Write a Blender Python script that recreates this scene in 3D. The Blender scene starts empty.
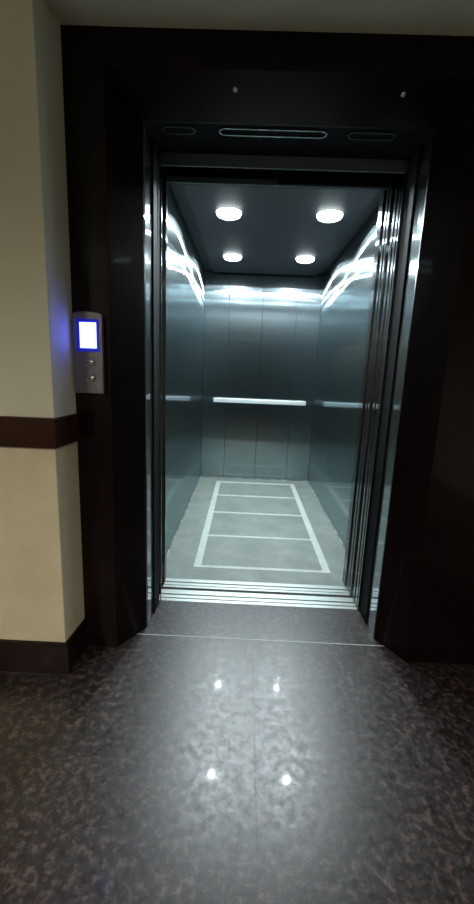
import bpy, bmesh, math, random
from mathutils import Vector, Matrix
random.seed(4)
scene = bpy.context.scene
C = scene.collection
PI = math.pi

# ------------------------------------------------------------------ materials
def mat(name):
    m = bpy.data.materials.new(name); m.use_nodes = True
    nt = m.node_tree
    return m, nt, nt.nodes['Principled BSDF']

def simple(name, col, rough=.5, metal=0., spec=.5, coat=0., coat_rough=.05):
    m, nt, b = mat(name)
    b.inputs['Base Color'].default_value = (*col, 1)
    b.inputs['Roughness'].default_value = rough
    b.inputs['Metallic'].default_value = metal
    b.inputs['Specular IOR Level'].default_value = spec
    b.inputs['Coat Weight'].default_value = coat
    b.inputs['Coat Roughness'].default_value = coat_rough
    return m

def emit(name, col, s):
    m, nt, b = mat(name)
    b.inputs['Base Color'].default_value = (*col, 1)
    b.inputs['Emission Color'].default_value = (*col, 1)
    b.inputs['Emission Strength'].default_value = s
    return m

def noise(nt, scale, detail=4, rough=.6, vec=None):
    n = nt.nodes.new('ShaderNodeTexNoise')
    n.inputs['Scale'].default_value = scale
    n.inputs['Detail'].default_value = detail
    n.inputs['Roughness'].default_value = rough
    if vec: nt.links.new(vec, n.inputs['Vector'])
    return n

def coords(nt, scale=(1, 1, 1)):
    g = nt.nodes.new('ShaderNodeNewGeometry')
    mp = nt.nodes.new('ShaderNodeMapping')
    mp.inputs['Scale'].default_value = scale
    nt.links.new(g.outputs['Position'], mp.inputs['Vector'])
    return mp.outputs['Vector']

def ramp(nt, src, stops):
    r = nt.nodes.new('ShaderNodeValToRGB')
    e = r.color_ramp.elements
    while len(e) < len(stops): e.new(.5)
    for k, (p, c) in enumerate(stops):
        e[k].position = p
        e[k].color = (*c, 1) if len(c) == 3 else c
    nt.links.new(src, r.inputs['Fac'])
    return r.outputs['Color']

def steel(name, col, lobes, wave=.0):
    """vertical hairline stainless: a near-mirror lobe, one spread sideways and a soft one; lobes = (roughness, anisotropy, weight)"""
    m, nt, b = mat(name)
    L = nt.links.new
    g = nt.nodes.new('ShaderNodeNewGeometry')
    cr = nt.nodes.new('ShaderNodeVectorMath'); cr.operation = 'CROSS_PRODUCT'
    L(g.outputs['True Normal'], cr.inputs[0]); cr.inputs[1].default_value = (0.02, 0.02, 1)
    nm = nt.nodes.new('ShaderNodeVectorMath'); nm.operation = 'NORMALIZE'
    L(cr.outputs[0], nm.inputs[0])
    streak = noise(nt, 1., 3, .6, coords(nt, (160, 160, .6)))
    tint = ramp(nt, streak.outputs['Fac'], [(.25, tuple(c*.86 for c in col)), (.75, tuple(min(1, c*1.08) for c in col))])
    bp = None
    if wave:
        w = noise(nt, 1., 1, .4, coords(nt, (2.6, 2.6, 1.2)))
        bp = nt.nodes.new('ShaderNodeBump'); bp.inputs['Strength'].default_value = 1.
        bp.inputs['Distance'].default_value = wave
        L(w.outputs['Fac'], bp.inputs['Height'])
    acc = None; tot = 0
    nt.nodes.remove(b)
    for r, a, wt in lobes:
        q = nt.nodes.new('ShaderNodeBsdfAnisotropic'); q.distribution = 'GGX'
        q.inputs['Roughness'].default_value = r
        q.inputs['Anisotropy'].default_value = a
        L(tint, q.inputs['Color']); L(nm.outputs[0], q.inputs['Tangent'])
        if bp: L(bp.outputs[0], q.inputs['Normal'])
        tot += wt
        if acc is None: acc = q.outputs[0]
        else:
            mx = nt.nodes.new('ShaderNodeMixShader'); mx.inputs[0].default_value = wt/tot
            L(acc, mx.inputs[1]); L(q.outputs[0], mx.inputs[2]); acc = mx.outputs[0]
    L(acc, nt.nodes['Material Output'].inputs['Surface'])
    return m

CARSTEEL = steel('car_steel', (.42, .50, .53), ((.13, -.80, .40), (.225, -.94, .53), (.31, -.45, .12)), .0005)
SIDESTEEL = steel('side_wall_steel', (.42, .50, .53), ((.085, -.2, .60), (.225, -.93, .36), (.31, -.45, .08)), .0005)
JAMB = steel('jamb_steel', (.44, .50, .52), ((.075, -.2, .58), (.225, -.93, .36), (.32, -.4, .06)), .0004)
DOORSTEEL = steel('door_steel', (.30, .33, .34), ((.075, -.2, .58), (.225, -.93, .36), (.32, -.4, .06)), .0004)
RAIL = simple('polished_rail', (.7, .74, .75), .42, .7)
ALU = simple('sill_aluminium', (.62, .65, .62), .38, 1)
DARKMETAL = simple('dark_metal', (.007, .0075, .008), .75, 0, .05)
BLACK = simple('black_recess', (.006, .006, .007), .7)
LINTEL = simple('lintel_grey', (.09, .12, .13), .42, .25)
CEIL_PANEL = simple('slate_ceiling_panel', (.007, .011, .014), .6, 0, .4)
CEIL_BLACK = simple('black_ceiling', (.004, .005, .006), .6)
RIMB = simple('slot_rim_bright', (.55, .6, .6), .22, 1)
RIMD = simple('slot_rim_dull', (.10, .115, .115), .3, 1)
LENS = emit('led_lens', (.86, .97, 1.), 16)
RING = simple('lamp_ring', (.25, .28, .3), .35, .8)

# polished dark brown granite of the surround
def granite(name, base, fleck, rough, coat, coat_rough, fleckpos=(.60, .74), scale=90, bump=0):
    m, nt, b = mat(name)
    L = nt.links.new
    v = coords(nt)
    n1 = noise(nt, scale, 3, .7, v); n2 = noise(nt, 9, 4, .6, v)
    c1 = ramp(nt, n1.outputs['Fac'], [(fleckpos[0], base), (fleckpos[1], fleck)])
    c2 = ramp(nt, n2.outputs['Fac'], [(.3, (.65, .65, .65)), (.7, (1.35, 1.3, 1.3))])
    mx = nt.nodes.new('ShaderNodeMix'); mx.data_type = 'RGBA'; mx.blend_type = 'MULTIPLY'
    mx.inputs[0].default_value = 1
    L(c1, mx.inputs[6]); L(c2, mx.inputs[7]); L(mx.outputs[2], b.inputs['Base Color'])
    b.inputs['Roughness'].default_value = rough
    b.inputs['Coat Weight'].default_value = coat
    b.inputs['Coat Roughness'].default_value = coat_rough
    if bump:
        bp = nt.nodes.new('ShaderNodeBump'); bp.inputs['Strength'].default_value = .6
        bp.inputs['Distance'].default_value = bump
        n3 = noise(nt, 26, 3, .6, v)
        L(n3.outputs['Fac'], bp.inputs['Height']); L(bp.outputs[0], b.inputs['Normal'])
    return m, nt, b
GRANITE = granite('surround_granite', (.0058, .0018, .0022), (.011, .0045, .005), .3, .18, .05)[0]
GRANITE.node_tree.nodes['Principled BSDF'].inputs['Specular IOR Level'].default_value = .16
BASEGR = granite('skirting_granite', (.0095, .0034, .0030), (.016, .008, .007), .35, .12, .1)[0]
BASEGR.node_tree.nodes['Principled BSDF'].inputs['Specular IOR Level'].default_value = .12

# floor: dark granite tiles, mottled, worn polish
FLOOR, nt, b = granite('floor_granite', (.011, .0072, .0074), (.100, .070, .063), .40, .045, .05, (.48, .74), 42, .0008)
L = nt.links.new
rn = noise(nt, 34, 5, .7, coords(nt))
rr = nt.nodes.new('ShaderNodeMapRange')
rr.inputs[1].default_value = .3; rr.inputs[2].default_value = .7
rr.inputs[3].default_value = .27; rr.inputs[4].default_value = .47
L(rn.outputs['Fac'], rr.inputs[0]); L(rr.outputs[0], b.inputs['Roughness'])
b.inputs['IOR'].default_value = 1.68
GROUT = simple('floor_joint', (.035, .03, .03), .5)

# painted plaster above the rail and tan stone below it
def plaster(name, a, c, scale, rough=.7):
    m, nt, b = mat(name)
    n = noise(nt, scale, 5, .6, coords(nt))
    nt.links.new(ramp(nt, n.outputs['Fac'], [(.3, a), (.7, c)]), b.inputs['Base Color'])
    b.inputs['Roughness'].default_value = rough
    bp = nt.nodes.new('ShaderNodeBump'); bp.inputs['Distance'].default_value = .001; bp.inputs['Strength'].default_value = .5
    n2 = noise(nt, 60, 3, .6, coords(nt)); nt.links.new(n2.outputs['Fac'], bp.inputs['Height'])
    nt.links.new(bp.outputs[0], b.inputs['Normal'])
    return m
PAINT = plaster('cream_paint', (.66, .65, .54), (.70, .70, .58), 3)
STONE = plaster('tan_stone', (.58, .52, .38), (.68, .62, .47), 5, .5)
CEILPAINT = plaster('ceiling_paint', (.52, .53, .45), (.57, .58, .49), 3)
WOOD, nt, b = mat('brown_wood')
n = noise(nt, 2, 4, .6, coords(nt, (2, 2, 40)))
nt.links.new(ramp(nt, n.outputs['Fac'], [(.3, (.026, .0085, .004)), (.7, (.042, .014, .007))]), b.inputs['Base Color'])
b.inputs['Roughness'].default_value = .45
b.inputs['Specular IOR Level'].default_value = .12

# vinyl floor of the car and its pale lines
VINYL, nt, b = mat('car_vinyl')
v = coords(nt)
n1 = noise(nt, 5, 6, .65, v); n2 = noise(nt, 110, 3, .7, v)
c1 = ramp(nt, n1.outputs['Fac'], [(.3, (.120, .138, .122)), (.7, (.195, .210, .190))])
c2 = ramp(nt, n2.outputs['Fac'], [(.35, (.72, .72, .72)), (.7, (1.28, 1.28, 1.28))])
mx = nt.nodes.new('ShaderNodeMix'); mx.data_type = 'RGBA'; mx.blend_type = 'MULTIPLY'; mx.inputs[0].default_value = 1
nt.links.new(c1, mx.inputs[6]); nt.links.new(c2, mx.inputs[7]); nt.links.new(mx.outputs[2], b.inputs['Base Color'])
b.inputs['Roughness'].default_value = .45
TAPE, nt, b = mat('pale_floor_line')
n1 = noise(nt, 14, 5, .7, coords(nt))
nt.links.new(ramp(nt, n1.outputs['Fac'], [(.3, (.29, .32, .29)), (.6, (.38, .41, .37))]), b.inputs['Base Color'])
b.inputs['Roughness'].default_value = .5
BEAD, nt, b = mat('worn_floor_bead')
n1 = noise(nt, 12, 4, .7, coords(nt))
nt.links.new(ramp(nt, n1.outputs['Fac'], [(.45, (.10, .115, .10)), (.6, (.34, .37, .34))]), b.inputs['Base Color'])

PANELMETAL = simple('call_panel_metal', (.20, .19, .22), .38, .6)
LCD = emit('lcd_lit', (.11, .14, 1.), 9.5)
LCDBLUE = emit('lcd_blue_rim', (.02, .03, .8), .17)
BUTTON = simple('button_steel', (.7, .7, .72), .18, 1)
MARK = simple('raised_mark', (.5, .5, .52), .35, .8)

# ------------------------------------------------------------------ geometry
def box(bm, x0, x1, y0, y1, z0, z1, bev=0., seg=1):
    vs = [bm.verts.new(p) for p in ((x0,y0,z0),(x1,y0,z0),(x1,y1,z0),(x0,y1,z0),(x0,y0,z1),(x1,y0,z1),(x1,y1,z1),(x0,y1,z1))]
    fs = [bm.faces.new([vs[i] for i in f]) for f in ((0,3,2,1),(4,5,6,7),(0,1,5,4),(1,2,6,5),(2,3,7,6),(3,0,4,7))]
    if bev:
        es = list({e for f in fs for e in f.edges})
        bmesh.ops.bevel(bm, geom=es, offset=bev, segments=seg, affect='EDGES', profile=.5)

def prism(bm, pts, lo, hi, axis='z', bev=0.):
    """polygon swept between lo and hi along axis; pts are the two other coordinates in order"""
    def P(a, c, t):
        return (a, c, t) if axis == 'z' else ((t, a, c) if axis == 'x' else (a, t, c))
    A = [bm.verts.new(P(a, c, lo)) for a, c in pts]
    B = [bm.verts.new(P(a, c, hi)) for a, c in pts]
    n = len(pts)
    fs = [bm.faces.new(A), bm.faces.new(B[::-1])]
    for i in range(n): fs.append(bm.faces.new((A[i], B[i], B[(i+1) % n], A[(i+1) % n])))
    bmesh.ops.recalc_face_normals(bm, faces=fs)
    if bev:
        es = list({e for f in fs for e in f.edges})
        bmesh.ops.bevel(bm, geom=es, offset=bev, segments=2, affect='EDGES', profile=.5)

def lathe(bm, prof, cx, cy, cz, axis='z', n=32, cap=True):
    """prof: (radius, height) pairs"""
    def P(r, h, t):
        a, c = r*math.cos(t), r*math.sin(t)
        return (cx+a, cy+c, cz+h) if axis == 'z' else (cx+a, cy+h, cz+c)
    rings = []
    for r, h in prof:
        if r < 1e-6: rings.append([bm.verts.new(P(0, h, 0))])
        else: rings.append([bm.verts.new(P(r, h, 2*PI*k/n)) for k in range(n)])
    fs = []
    for A, B in zip(rings, rings[1:]):
        for k in range(n):
            q = [A[k % len(A)], A[(k+1) % len(A)], B[(k+1) % len(B)], B[k % len(B)]]
            u = []
            for w in q:
                if w not in u: u.append(w)
            if len(u) > 2: fs.append(bm.faces.new(u))
    if cap and len(rings[0]) > 1: fs.append(bm.faces.new(rings[0]))
    if cap and len(rings[-1]) > 1: fs.append(bm.faces.new(rings[-1]))
    bmesh.ops.recalc_face_normals(bm, faces=fs)
    for f in fs: f.smooth = len(f.verts) < 5

def tube(bm, pts, r, n=14, flat=1.):
    """round tube through points (capped); flat squeezes it across y"""
    pts = [Vector(p) for p in pts]; rings = []
    for i, p in enumerate(pts):
        d = (pts[min(i+1, len(pts)-1)] - pts[max(i-1, 0)]).normalized()
        up = Vector((0, 0, 1)) if abs(d.z) < .9 else Vector((0, 1, 0))
        s = d.cross(up).normalized(); u = s.cross(d).normalized()
        rings.append([bm.verts.new(p + s*r*flat*math.cos(2*PI*k/n) + u*r*math.sin(2*PI*k/n)) for k in range(n)])
    fs = []
    for A, B in zip(rings, rings[1:]):
        for k in range(n):
            f = bm.faces.new((A[k], A[(k+1) % n], B[(k+1) % n], B[k])); f.smooth = True; fs.append(f)
    fs.append(bm.faces.new(rings[0])); fs.append(bm.faces.new(rings[-1][::-1]))
    bmesh.ops.recalc_face_normals(bm, faces=fs)

def stadium(cx, cy, w, h, n=10):
    """outline of a slot: half circles at both ends"""
    r = h/2; out = []
    for k in range(n+1):
        t = -PI/2 + PI*k/n; out.append((cx+w/2-r+r*math.cos(t), cy+r*math.sin(t)))
    for k in range(n+1):
        t = PI/2 + PI*k/n; out.append((cx-w/2+r+r*math.cos(t), cy+r*math.sin(t)))
    return out

def obj(name, bm, m, parent=None, label=None):
    me = bpy.data.meshes.new(name)
    bm.normal_update(); bm.to_mesh(me); bm.free()
    o = bpy.data.objects.new(name, me); C.objects.link(o)
    me.materials.append(m)
    if parent:
        o.parent = parent
        base = Vector((0, 0, 0)); q = parent
        while q: base += q.location; q = q.parent
        me.transform(Matrix.Translation(-base))
    if label: o['label'] = label
    return o

def B(*boxes, bev=0.):
    bm = bmesh.new()
    for q in boxes: box(bm, *q, bev=bev)
    return bm

def struct(name, bm, m, parent=None):
    o = obj(name, bm, m, parent)
    if not parent: o['kind'] = 'structure'
    return o

def tag(o, label, cat, group=None):
    o['label'] = label; o['category'] = cat
    if group: o['group'] = group
    return o

def thing(name, label, cat, loc, group=None):
    o = bpy.data.objects.new(name, None); C.objects.link(o); o.location = loc
    o.empty_display_size = .1
    return tag(o, label, cat, group)

# ------------------------------------------------------------------ measures (m)
YG, YI = -.378, -.232          # front of the granite, its inner edge
XB, YB = -.254, -.534          # corner of the cream wall
XO0, XO1 = -.116, 1.140        # outer edge of the splay
XI0, XI1 = -.022, 1.048        # inner edge of the splay
ZC, ZS, ZD = 2.288, 2.178, 2.100
XL, XR, YK = -.073, 1.151, 2.523
ZT = 2.186
HX0, HX1, HY0 = -2.0, 2.8, -9.0   # extent of the lobby

# ------------------------------------------------------------------ lobby
fl = struct('floor', B((HX0, HX1, HY0, 0, -.12, 0)), FLOOR)
bm = bmesh.new()
for x in (.478,):
    box(bm, x-.0007, x+.0007, HY0, -.284, -.001, .0003)
box(bm, .018, .0204, -1.0, -.284, -.001, .0003)
box(bm, HX0, HX1, -1.262, -1.2596, -.001, .0003)
struct('floor_joint', bm, GROUT, fl)
struct('threshold_strip', B((XO0-.002, XO1+.002, -.284, -.279, -.001, .0006)), simple('joint_reflection', (.36, .37, .38), .4), fl)  # pale colour stands for the light this joint reflects
struct('ceiling', B((HX0, HX1, HY0, 0, ZC, ZC+.1)), CEILPAINT)
struct('wall_back', B((HX0, HX1, HY0-.1, HY0, 0, ZC)), BASEGR)
struct('wall_right', B((HX1, HX1+.1, HY0, 0, 0, ZC)), PAINT)
struct('wall_far_left', B((HX0-.1, HX0, HY0, YB, 0, ZC)), PAINT)

# the cream wall that stands forward on the left: plaster above, stone below, rail and skirting around the corner
XC = XB-.013     # the corner leans back a little from the granite
bm = bmesh.new(); prism(bm, [(HX0, YB), (XC, YB), (XB-.0005, YG), (XB-.0005, 0), (HX0, 0)], .96, ZC, 'z', .003)
wl = struct('wall_left', bm, PAINT)
bm = bmesh.new(); prism(bm, [(HX0, YB-.003), (XC, YB-.003), (XB-.0008, YG), (XB-.0008, 0), (HX0, 0)], 0, .96, 'z', .003)
struct('wall_stone', bm, STONE, wl)
bm = bmesh.new()
prism(bm, [(HX0, YB-.022), (XC+.012, YB-.022), (XB+.008, YG), (XB-.02, YG), (XB-.02, YB+.02), (HX0, YB+.02)], .914, 1.020, 'z', .004)
struct('trim_1', bm, WOOD)
bm = bmesh.new()
prism(bm, [(HX0, YB-.018), (XC+.011, YB-.018), (XB+.008, YG), (XB-.02, YG), (XB-.02, YB+.02), (HX0, YB+.02)], 0, .135, 'z', .002)
struct('baseboard_left', bm, BASEGR)
bm = bmesh.new()
box(bm, HX0, XC+.0115, YB-.0186, YB-.017, 0, .002)
box(bm, XC+.0095, XC+.0115, YB-.0188, YB-.0165, 0, .134)
struct('baseboard_joint', bm, GROUT, bpy.data.objects['baseboard_left'])

# ------------------------------------------------------------------ granite surround of the lift opening
t = thing('granite_surround', 'dark brown polished granite surround framing the lift opening', 'door surround', (.5, YG, 0))
bm = bmesh.new()
prism(bm, [(XB, YG), (XO0, YG), (XI0, YI), (XI0, YI+.01), (-.12, YI+.01), (-.12, -.02), (XB, -.02)], 0, ZC, 'z')
obj('side_panel', bm, GRANITE, t, 'narrow left granite side with splayed inner edge')
bm = bmesh.new()
prism(bm, [(XO1, YG), (HX1, YG), (HX1, -.02), (1.165, -.02), (1.165, YI+.01), (XI1, YI+.01), (XI1, YI)], 0, ZC, 'z')
obj('side_panel', bm, GRANITE, t, 'wide right granite side with splayed inner edge')
bm = bmesh.new()
prism(bm, [(YG+.0005, ZS), (YI, ZD), (YI+.01, ZD), (YI+.01, 2.13), (-.02, 2.13), (-.02, ZC-.0005), (YG+.0005, ZC-.0005)], XI0-.094, XI1+.092, 'x')
hp = obj('header_panel', bm, GRANITE, t)
for x in (.320, .893):  # caps added to stand in for two reflected points of light
    bm = bmesh.new(); lathe(bm, [(.008, .004), (.008, -.002), (.006, -.005), (.003, -.007), (0, -.0075)], x, YG+.052, ZS-.027, 'z', 20)
    obj('glint_cap', bm, RAIL, hp, 'small bright metal cap added as a reflected glint on the dark header')

# ------------------------------------------------------------------ stainless frame of the landing entrance
t = thing('steel_door_frame', 'brushed stainless entrance frame lining the granite opening', 'door frame', (.5, -.11, 0))
for s, label in ((0, 'left steel jamb'), (1, 'right steel jamb')):
    X = lambda x: x if s == 0 else 1.032 - x
    bm = bmesh.new(); a, b_ = sorted((X(-.019), X(-.115))); box(bm, a, b_, YI+.011, -.118, 0, ZD, bev=.0015)
    j = obj('jamb', bm, JAMB, t, label)
    bm = bmesh.new(); a, b_ = sorted((X(-.010), X(-.110))); box(bm, a, b_, -.116, -.004, 0, ZD, bev=.001)
    obj('return', bm, DARKMETAL, j, 'dark inner return of the jamb')
    bm = bmesh.new(); a, b_ = sorted((X(.001), X(-.004))); box(bm, a, b_, -.010, 0, 0, ZD, bev=.001)
    obj('edge_strip', bm, JAMB, j)
hd = obj('head', B((-.110, 1.142, YI+.012, -.002, ZD, ZD+.028)), DARKMETAL, t, 'dark underside of the frame with slots')
for x0, x1 in ((.040, .167), (.255, .668), (.745, .925)):
    cx, w = (x0+x1)/2, x1-x0
    bm = bmesh.new()
    O = stadium(cx, -.180, w, .050); I = stadium(cx, -.180, w-.014, .036)
    ring = []
    for z in (ZD+.0, ZD-.004):
        ring.append(([bm.verts.new((x, y, z)) for x, y in O], [bm.verts.new((x, y, z)) for x, y in I]))
    n = len(O); fs = []
    for k in range(n):
        q = (k+1) % n
        fs.append(bm.faces.new((ring[1][0][k], ring[1][0][q], ring[1][1][q], ring[1][1][k])))
        fs.append(bm.faces.new((ring[0][0][k], ring[0][0][q], ring[1][0][q], ring[1][0][k])))
        fs.append(bm.faces.new((ring[0][1][k], ring[0][1][q], ring[1][1][q], ring[1][1][k])))
    bmesh.ops.recalc_face_normals(bm, faces=fs)
    sl = obj('slot_rim', bm, RIMB if .2 < x0 < .5 else RIMD, hd)
lip = obj('head_lip', B((-.010, 1.042, -.010, 0, 2.053, ZD+.02), bev=.001), LINTEL, t, 'grey lip across the top of the entrance')

# landing sill
def sill(name, label, x0, x1, y0, y1, grooves, z=0.0):
    pts = [(y0, z-.05), (y0, z)]
    for g0, g1 in grooves: pts += [(g0, z), (g0, z-.018), (g1, z-.018), (g1, z)]
    pts += [(y1, z), (y1, z-.05)]
    bm = bmesh.new(); prism(bm, pts, x0, x1, 'x')
    return tag(obj(name, bm, ALU), label, 'sill')
sill('landing_sill', 'ribbed aluminium threshold nearest the lobby floor', -.02, 1.165, .002, .113, [(.026, .034), (.060, .072)])
car_sill_y = (.138, .232)

# landing doors, slid open to the right
t = thing('landing_door', 'telescopic steel landing door slid open at right of entrance', 'sliding door', (1.09, .05, 0))
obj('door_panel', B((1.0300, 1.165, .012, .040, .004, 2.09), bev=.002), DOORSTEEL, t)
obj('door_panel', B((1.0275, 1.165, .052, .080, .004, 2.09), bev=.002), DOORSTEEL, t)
obj('hanger_cover', B((.500, 1.020, .088, .112, 2.036, 2.20), bev=.002), DARKMETAL, t, 'dark cover plate above the open doors')

# ------------------------------------------------------------------ the lift car
car = thing('elevator_car', 'stainless steel elevator car standing open behind the entrance', 'elevator', (.539, 1.37, 0))
seam = .003
bw = obj('back_wall', B((XL-.03, XR+.03, YK+.012, YK+.03, 0, ZT+.04)), BLACK, car)
xs = [XL, .188, .542, .900, XR]
for a, b_ in zip(xs, xs[1:]):
    obj('wall_panel', B((a+seam/2, b_-seam/2, YK, YK+.0115, .002, ZT+.03), bev=.001), CARSTEEL, bw)
for s in (0, 1):
    x = XL if s == 0 else XR
    sw = obj('side_wall', B(((x-.03, x-.012) if s == 0 else (x+.012, x+.03)) + (.24, YK+.011, 0, ZT+.04)), BLACK, car,
             'left side wall' if s == 0 else 'right side wall')
    ys = [.30, .75, 1.19, 1.64, 2.08, YK-.001]
    for a, b_ in zip(ys, ys[1:]):
        xx = (x-.0115, x) if s == 0 else (x, x+.0115)
        obj('wall_panel', B(xx + (a+seam/2, b_-seam/2, .002, ZT+.03), bev=.001), SIDESTEEL, sw)
f = obj('floor_covering', B((XL, XR, .232, YK, -.03, 0)), VINYL, car, 'grey green vinyl floor')
TZ = .0012
bm = bmesh.new()
x0, x1, y0, y1, w = .120, .974, .382, 2.372, .046
box(bm, x0, x0+w, y0, y1, 0, TZ); box(bm, x1-w, x1, y0, y1, 0, TZ)
for y, h in ((.382, .030), (.868, .026), (1.372, .030), (1.858, .034), (2.330, .042)):
    box(bm, x0+w, x1-w, y, y+h, 0, TZ)
obj('floor_line', bm, TAPE, f, 'pale painted ladder pattern on the vinyl floor')
bm = bmesh.new()
box(bm, XL, XL+.006, .30, YK, 0, .007); box(bm, XR-.006, XR, .30, YK, 0, .007); box(bm, XL, XR, YK-.006, YK, 0, .006)
obj('floor_bead', bm, BEAD, f)
cl = obj('car_ceiling', B((XL-.03, XR+.03, .24, YK+.03, ZT+.031, ZT+.05)), CEIL_BLACK, car, 'black ceiling void')
obj('ceiling_panel', B((XL+.085, XR-.090, .29, YK-.05, ZT, ZT+.03), bev=.002), CEIL_PANEL, cl, 'slate grey ceiling panel')
# front of the car: jambs and head
j = obj('car_jamb', B((XL-.03, -.020, .200, .238, 0, ZT+.03), bev=.002), JAMB, car, 'narrow left jamb of the car')
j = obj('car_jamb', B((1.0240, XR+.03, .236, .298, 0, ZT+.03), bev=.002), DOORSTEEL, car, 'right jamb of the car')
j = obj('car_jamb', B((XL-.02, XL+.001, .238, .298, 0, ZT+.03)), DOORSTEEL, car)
ch = obj('car_head', B((-.0205, 1.024, .212, .236, 2.080, ZT+.03), bev=.002), DARKMETAL, car, 'dark head of the car opening')
obj('head_lip', B((-.0205, 1.024, .200, .2118, 2.074, 2.100), bev=.001), LINTEL, ch, 'grey lip of the car head')
o = sill('car_sill', 'x', -.02, 1.165, *car_sill_y, [(.158, .164), (.188, .200)])
for k in ('label', 'category'): del o[k]
o.parent = car; o.data.transform(Matrix.Translation(-car.location))
o['label'] = 'ribbed aluminium sill of the car'
t = thing('car_door', 'telescopic steel car door slid open behind the landing door', 'sliding door', (1.09, .17, 0))
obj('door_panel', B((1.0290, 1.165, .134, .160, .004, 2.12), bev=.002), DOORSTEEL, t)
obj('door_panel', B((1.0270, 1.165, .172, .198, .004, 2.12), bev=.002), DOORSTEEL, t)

# dark lift pit below the running gap
struct('floor_pit', B((-.2, 1.3, .0, .24, -.30, -.28)), BLACK)

# handrail fixed to the back wall
bm = bmesh.new()
box(bm, .052, 1.056, YK-.066, YK-.050, .862, .908, bev=.006, seg=3)
hr = obj('handrail', bm, RAIL, car, 'polished steel handrail across the back wall')
for x in (.12, .553, .985):
    bm = bmesh.new(); lathe(bm, [(.024, 0), (.024, -.006), (.010, -.008), (.010, -.052)], x, YK, .886, 'y', 20)
    obj('bracket', bm, RAIL, hr)

# downlights
def downlight(x, y, label):
    t = thing('ceiling_light', label, 'ceiling light', (x, y, ZT), 'round downlights in the lift ceiling')
    bm = bmesh.new(); lathe(bm, [(.083, 0), (.083, -.002), (.079, -.003), (.078, 0)], x, y, ZT, 'z', 40, cap=False)
    obj('trim_ring', bm, RING, t)
    bm = bmesh.new(); lathe(bm, [(.080, -.0005), (.079, -.010), (.073, -.021), (.058, -.028), (.032, -.032), (0, -.033)], x, y, ZT, 'z', 40, cap=False)
    obj('lens', bm, LENS, t, 'glowing white lens')
    l = bpy.data.lights.new('spot', 'SPOT'); l.energy = 90; l.color = (.84, .96, 1.)
    l.spot_size = math.radians(160); l.spot_blend = .06; l.shadow_soft_size = .02
    lo = bpy.data.objects.new('lamp_glow', l); C.objects.link(lo); lo.parent = t; lo.location = (0, 0, -.036)
downlight(.246, .866, 'front left round white downlight in the lift ceiling')
downlight(.878, .850, 'front right round white downlight in the lift ceiling')
downlight(.236, 1.862, 'rear left round white downlight in the lift ceiling')
downlight(.868, 1.848, 'rear right round white downlight in the lift ceiling')

# ------------------------------------------------------------------ call panel on the left granite
px0, px1, pz0, pz1 = -.246, -.138, 1.101, 1.396
cx = (px0+px1)/2
cp = thing('call_panel', 'grey metal lift call panel with glowing blue white display', 'call panel', (cx, YG, 1.1))
bm = bmesh.new()
top = [(px1, pz1-.008)] + [(px1 + (px0-px1)*k/10, pz1-.008 + .010*math.sin(PI*(.12+.76*k/10))) for k in range(1, 10)] + [(px0, pz1-.006)]
prism(bm, [(px0, pz0), (px1, pz0)] + top, YG-.020, YG+.0008, 'y', .0022)
body = obj('faceplate', bm, PANELMETAL, cp)
YP = YG-.020
bm = bmesh.new(); box(bm, -.2345, -.148, YP-.0012, YP+.004, 1.254, 1.372, bev=.001)
scr = obj('screen', bm, LCDBLUE, cp, 'blue rim of the display')
bm = bmesh.new(); prism(bm, [(-.2205, 1.2675), (-.1585, 1.2675), (-.1585, 1.3595), (-.2205, 1.3595)], YP-.0022, YP-.0008, 'y', .0006)
obj('lit_area', bm, LCD, scr, 'white lit centre of the display')
for z in (1.218, 1.160):
    bm = bmesh.new(); lathe(bm, [(.0135, 0), (.0135, -.003), (.0115, -.005), (.0105, -.003)], -.178, YP, z, 'y', 28, cap=False)
    bt = obj('button', bm, PANELMETAL, cp)
    bm = bmesh.new(); lathe(bm, [(.0102, 0), (.0102, -.0045), (.008, -.0075), (0, -.0085)], -.178, YP, z, 'y', 28, cap=False)
    obj('button_cap', bm, BUTTON, bt)
    bm = bmesh.new()
    s = 1 if z > 1.2 else -1
    prism(bm, [(-.204, z-.012-s*.004), (-.196, z-.012-s*.004), (-.200, z-.012+s*.004)], YP-.001, YP, 'y')
    obj('arrow_mark', bm, MARK, bt)

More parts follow.
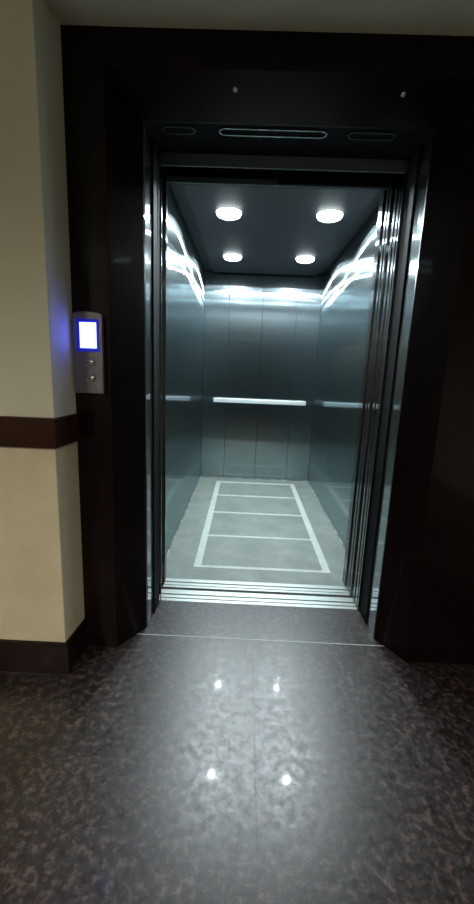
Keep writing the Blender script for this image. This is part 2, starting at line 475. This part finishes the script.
# ------------------------------------------------------------------ lobby lighting: added, unseen ceiling lamps behind the viewer to brighten the walls
def added_lobby_lamp(x, y, label, e, col):
    t = thing('added_lobby_lamp', label, 'ceiling light', (x, y, ZC))
    bm = bmesh.new(); lathe(bm, [(.11, 0), (.11, -.02), (.10, -.024), (.095, -.004)], x, y, ZC, 'z', 40, cap=False)
    obj('trim_ring', bm, RING, t)
    bm = bmesh.new(); lathe(bm, [(.095, -.003), (.08, -.016), (.04, -.024), (0, -.026)], x, y, ZC, 'z', 40, cap=False)
    obj('lens', bm, emit('added_warm_lens', col, 3), t)
    l = bpy.data.lights.new('area', 'SPOT'); l.energy = e; l.color = col
    l.spot_size = math.radians(168); l.spot_blend = 1; l.shadow_soft_size = .08
    lo = bpy.data.objects.new('lamp_glow', l); C.objects.link(lo); lo.parent = t; lo.location = (0, 0, -.06)
added_lobby_lamp(.55, -3.1, 'added round warm lobby ceiling lamp, unseen behind the viewer', 270, (1., .90, .74))
added_lobby_lamp(-1.75, -3.3, 'added round warm lobby ceiling lamp, unseen behind the viewer on the left', 240, (1., .90, .74))

w = bpy.data.worlds.new('world'); scene.world = w; w.use_nodes = True
w.node_tree.nodes['Background'].inputs[0].default_value = (.012, .012, .014, 1)
w.node_tree.nodes['Background'].inputs[1].default_value = .2

# ------------------------------------------------------------------ camera (solved from the photograph)
F, PITCH, ROLL, YAW = 402.51, .1997, .0392, -.0153
cam = bpy.data.cameras.new('camera'); co = bpy.data.objects.new('camera', cam); C.objects.link(co)
cy, sy, cp_, sp = math.cos(YAW), math.sin(YAW), math.cos(PITCH), math.sin(PITCH)
ex = Vector((cy, -sy, 0))
fw = Vector((sy*cp_, cy*cp_, -sp))
eu = Vector((sy*sp, cy*sp, cp_))
cr_, sr = math.cos(ROLL), math.sin(ROLL)
right = ex*cr_ + eu*sr
up = eu*cr_ - ex*sr
M = Matrix((right, up, -fw)).transposed().to_4x4()
M.translation = Vector((.3989, -1.9245, 1.2077))
co.matrix_world = M
cam.sensor_fit = 'VERTICAL'; cam.sensor_height = 36; cam.lens = F*36/904
cam.clip_start = .02
scene.camera = co

vs = scene.view_settings
vs.view_transform = 'Standard'; vs.look = 'None'; vs.gamma = 1; vs.use_curve_mapping = False
vs.exposure = 0.0
scene.cycles.use_denoising = True
scene.cycles.max_bounces = 12
scene.cycles.glossy_bounces = 8
scene.cycles.sample_clamp_indirect = 6
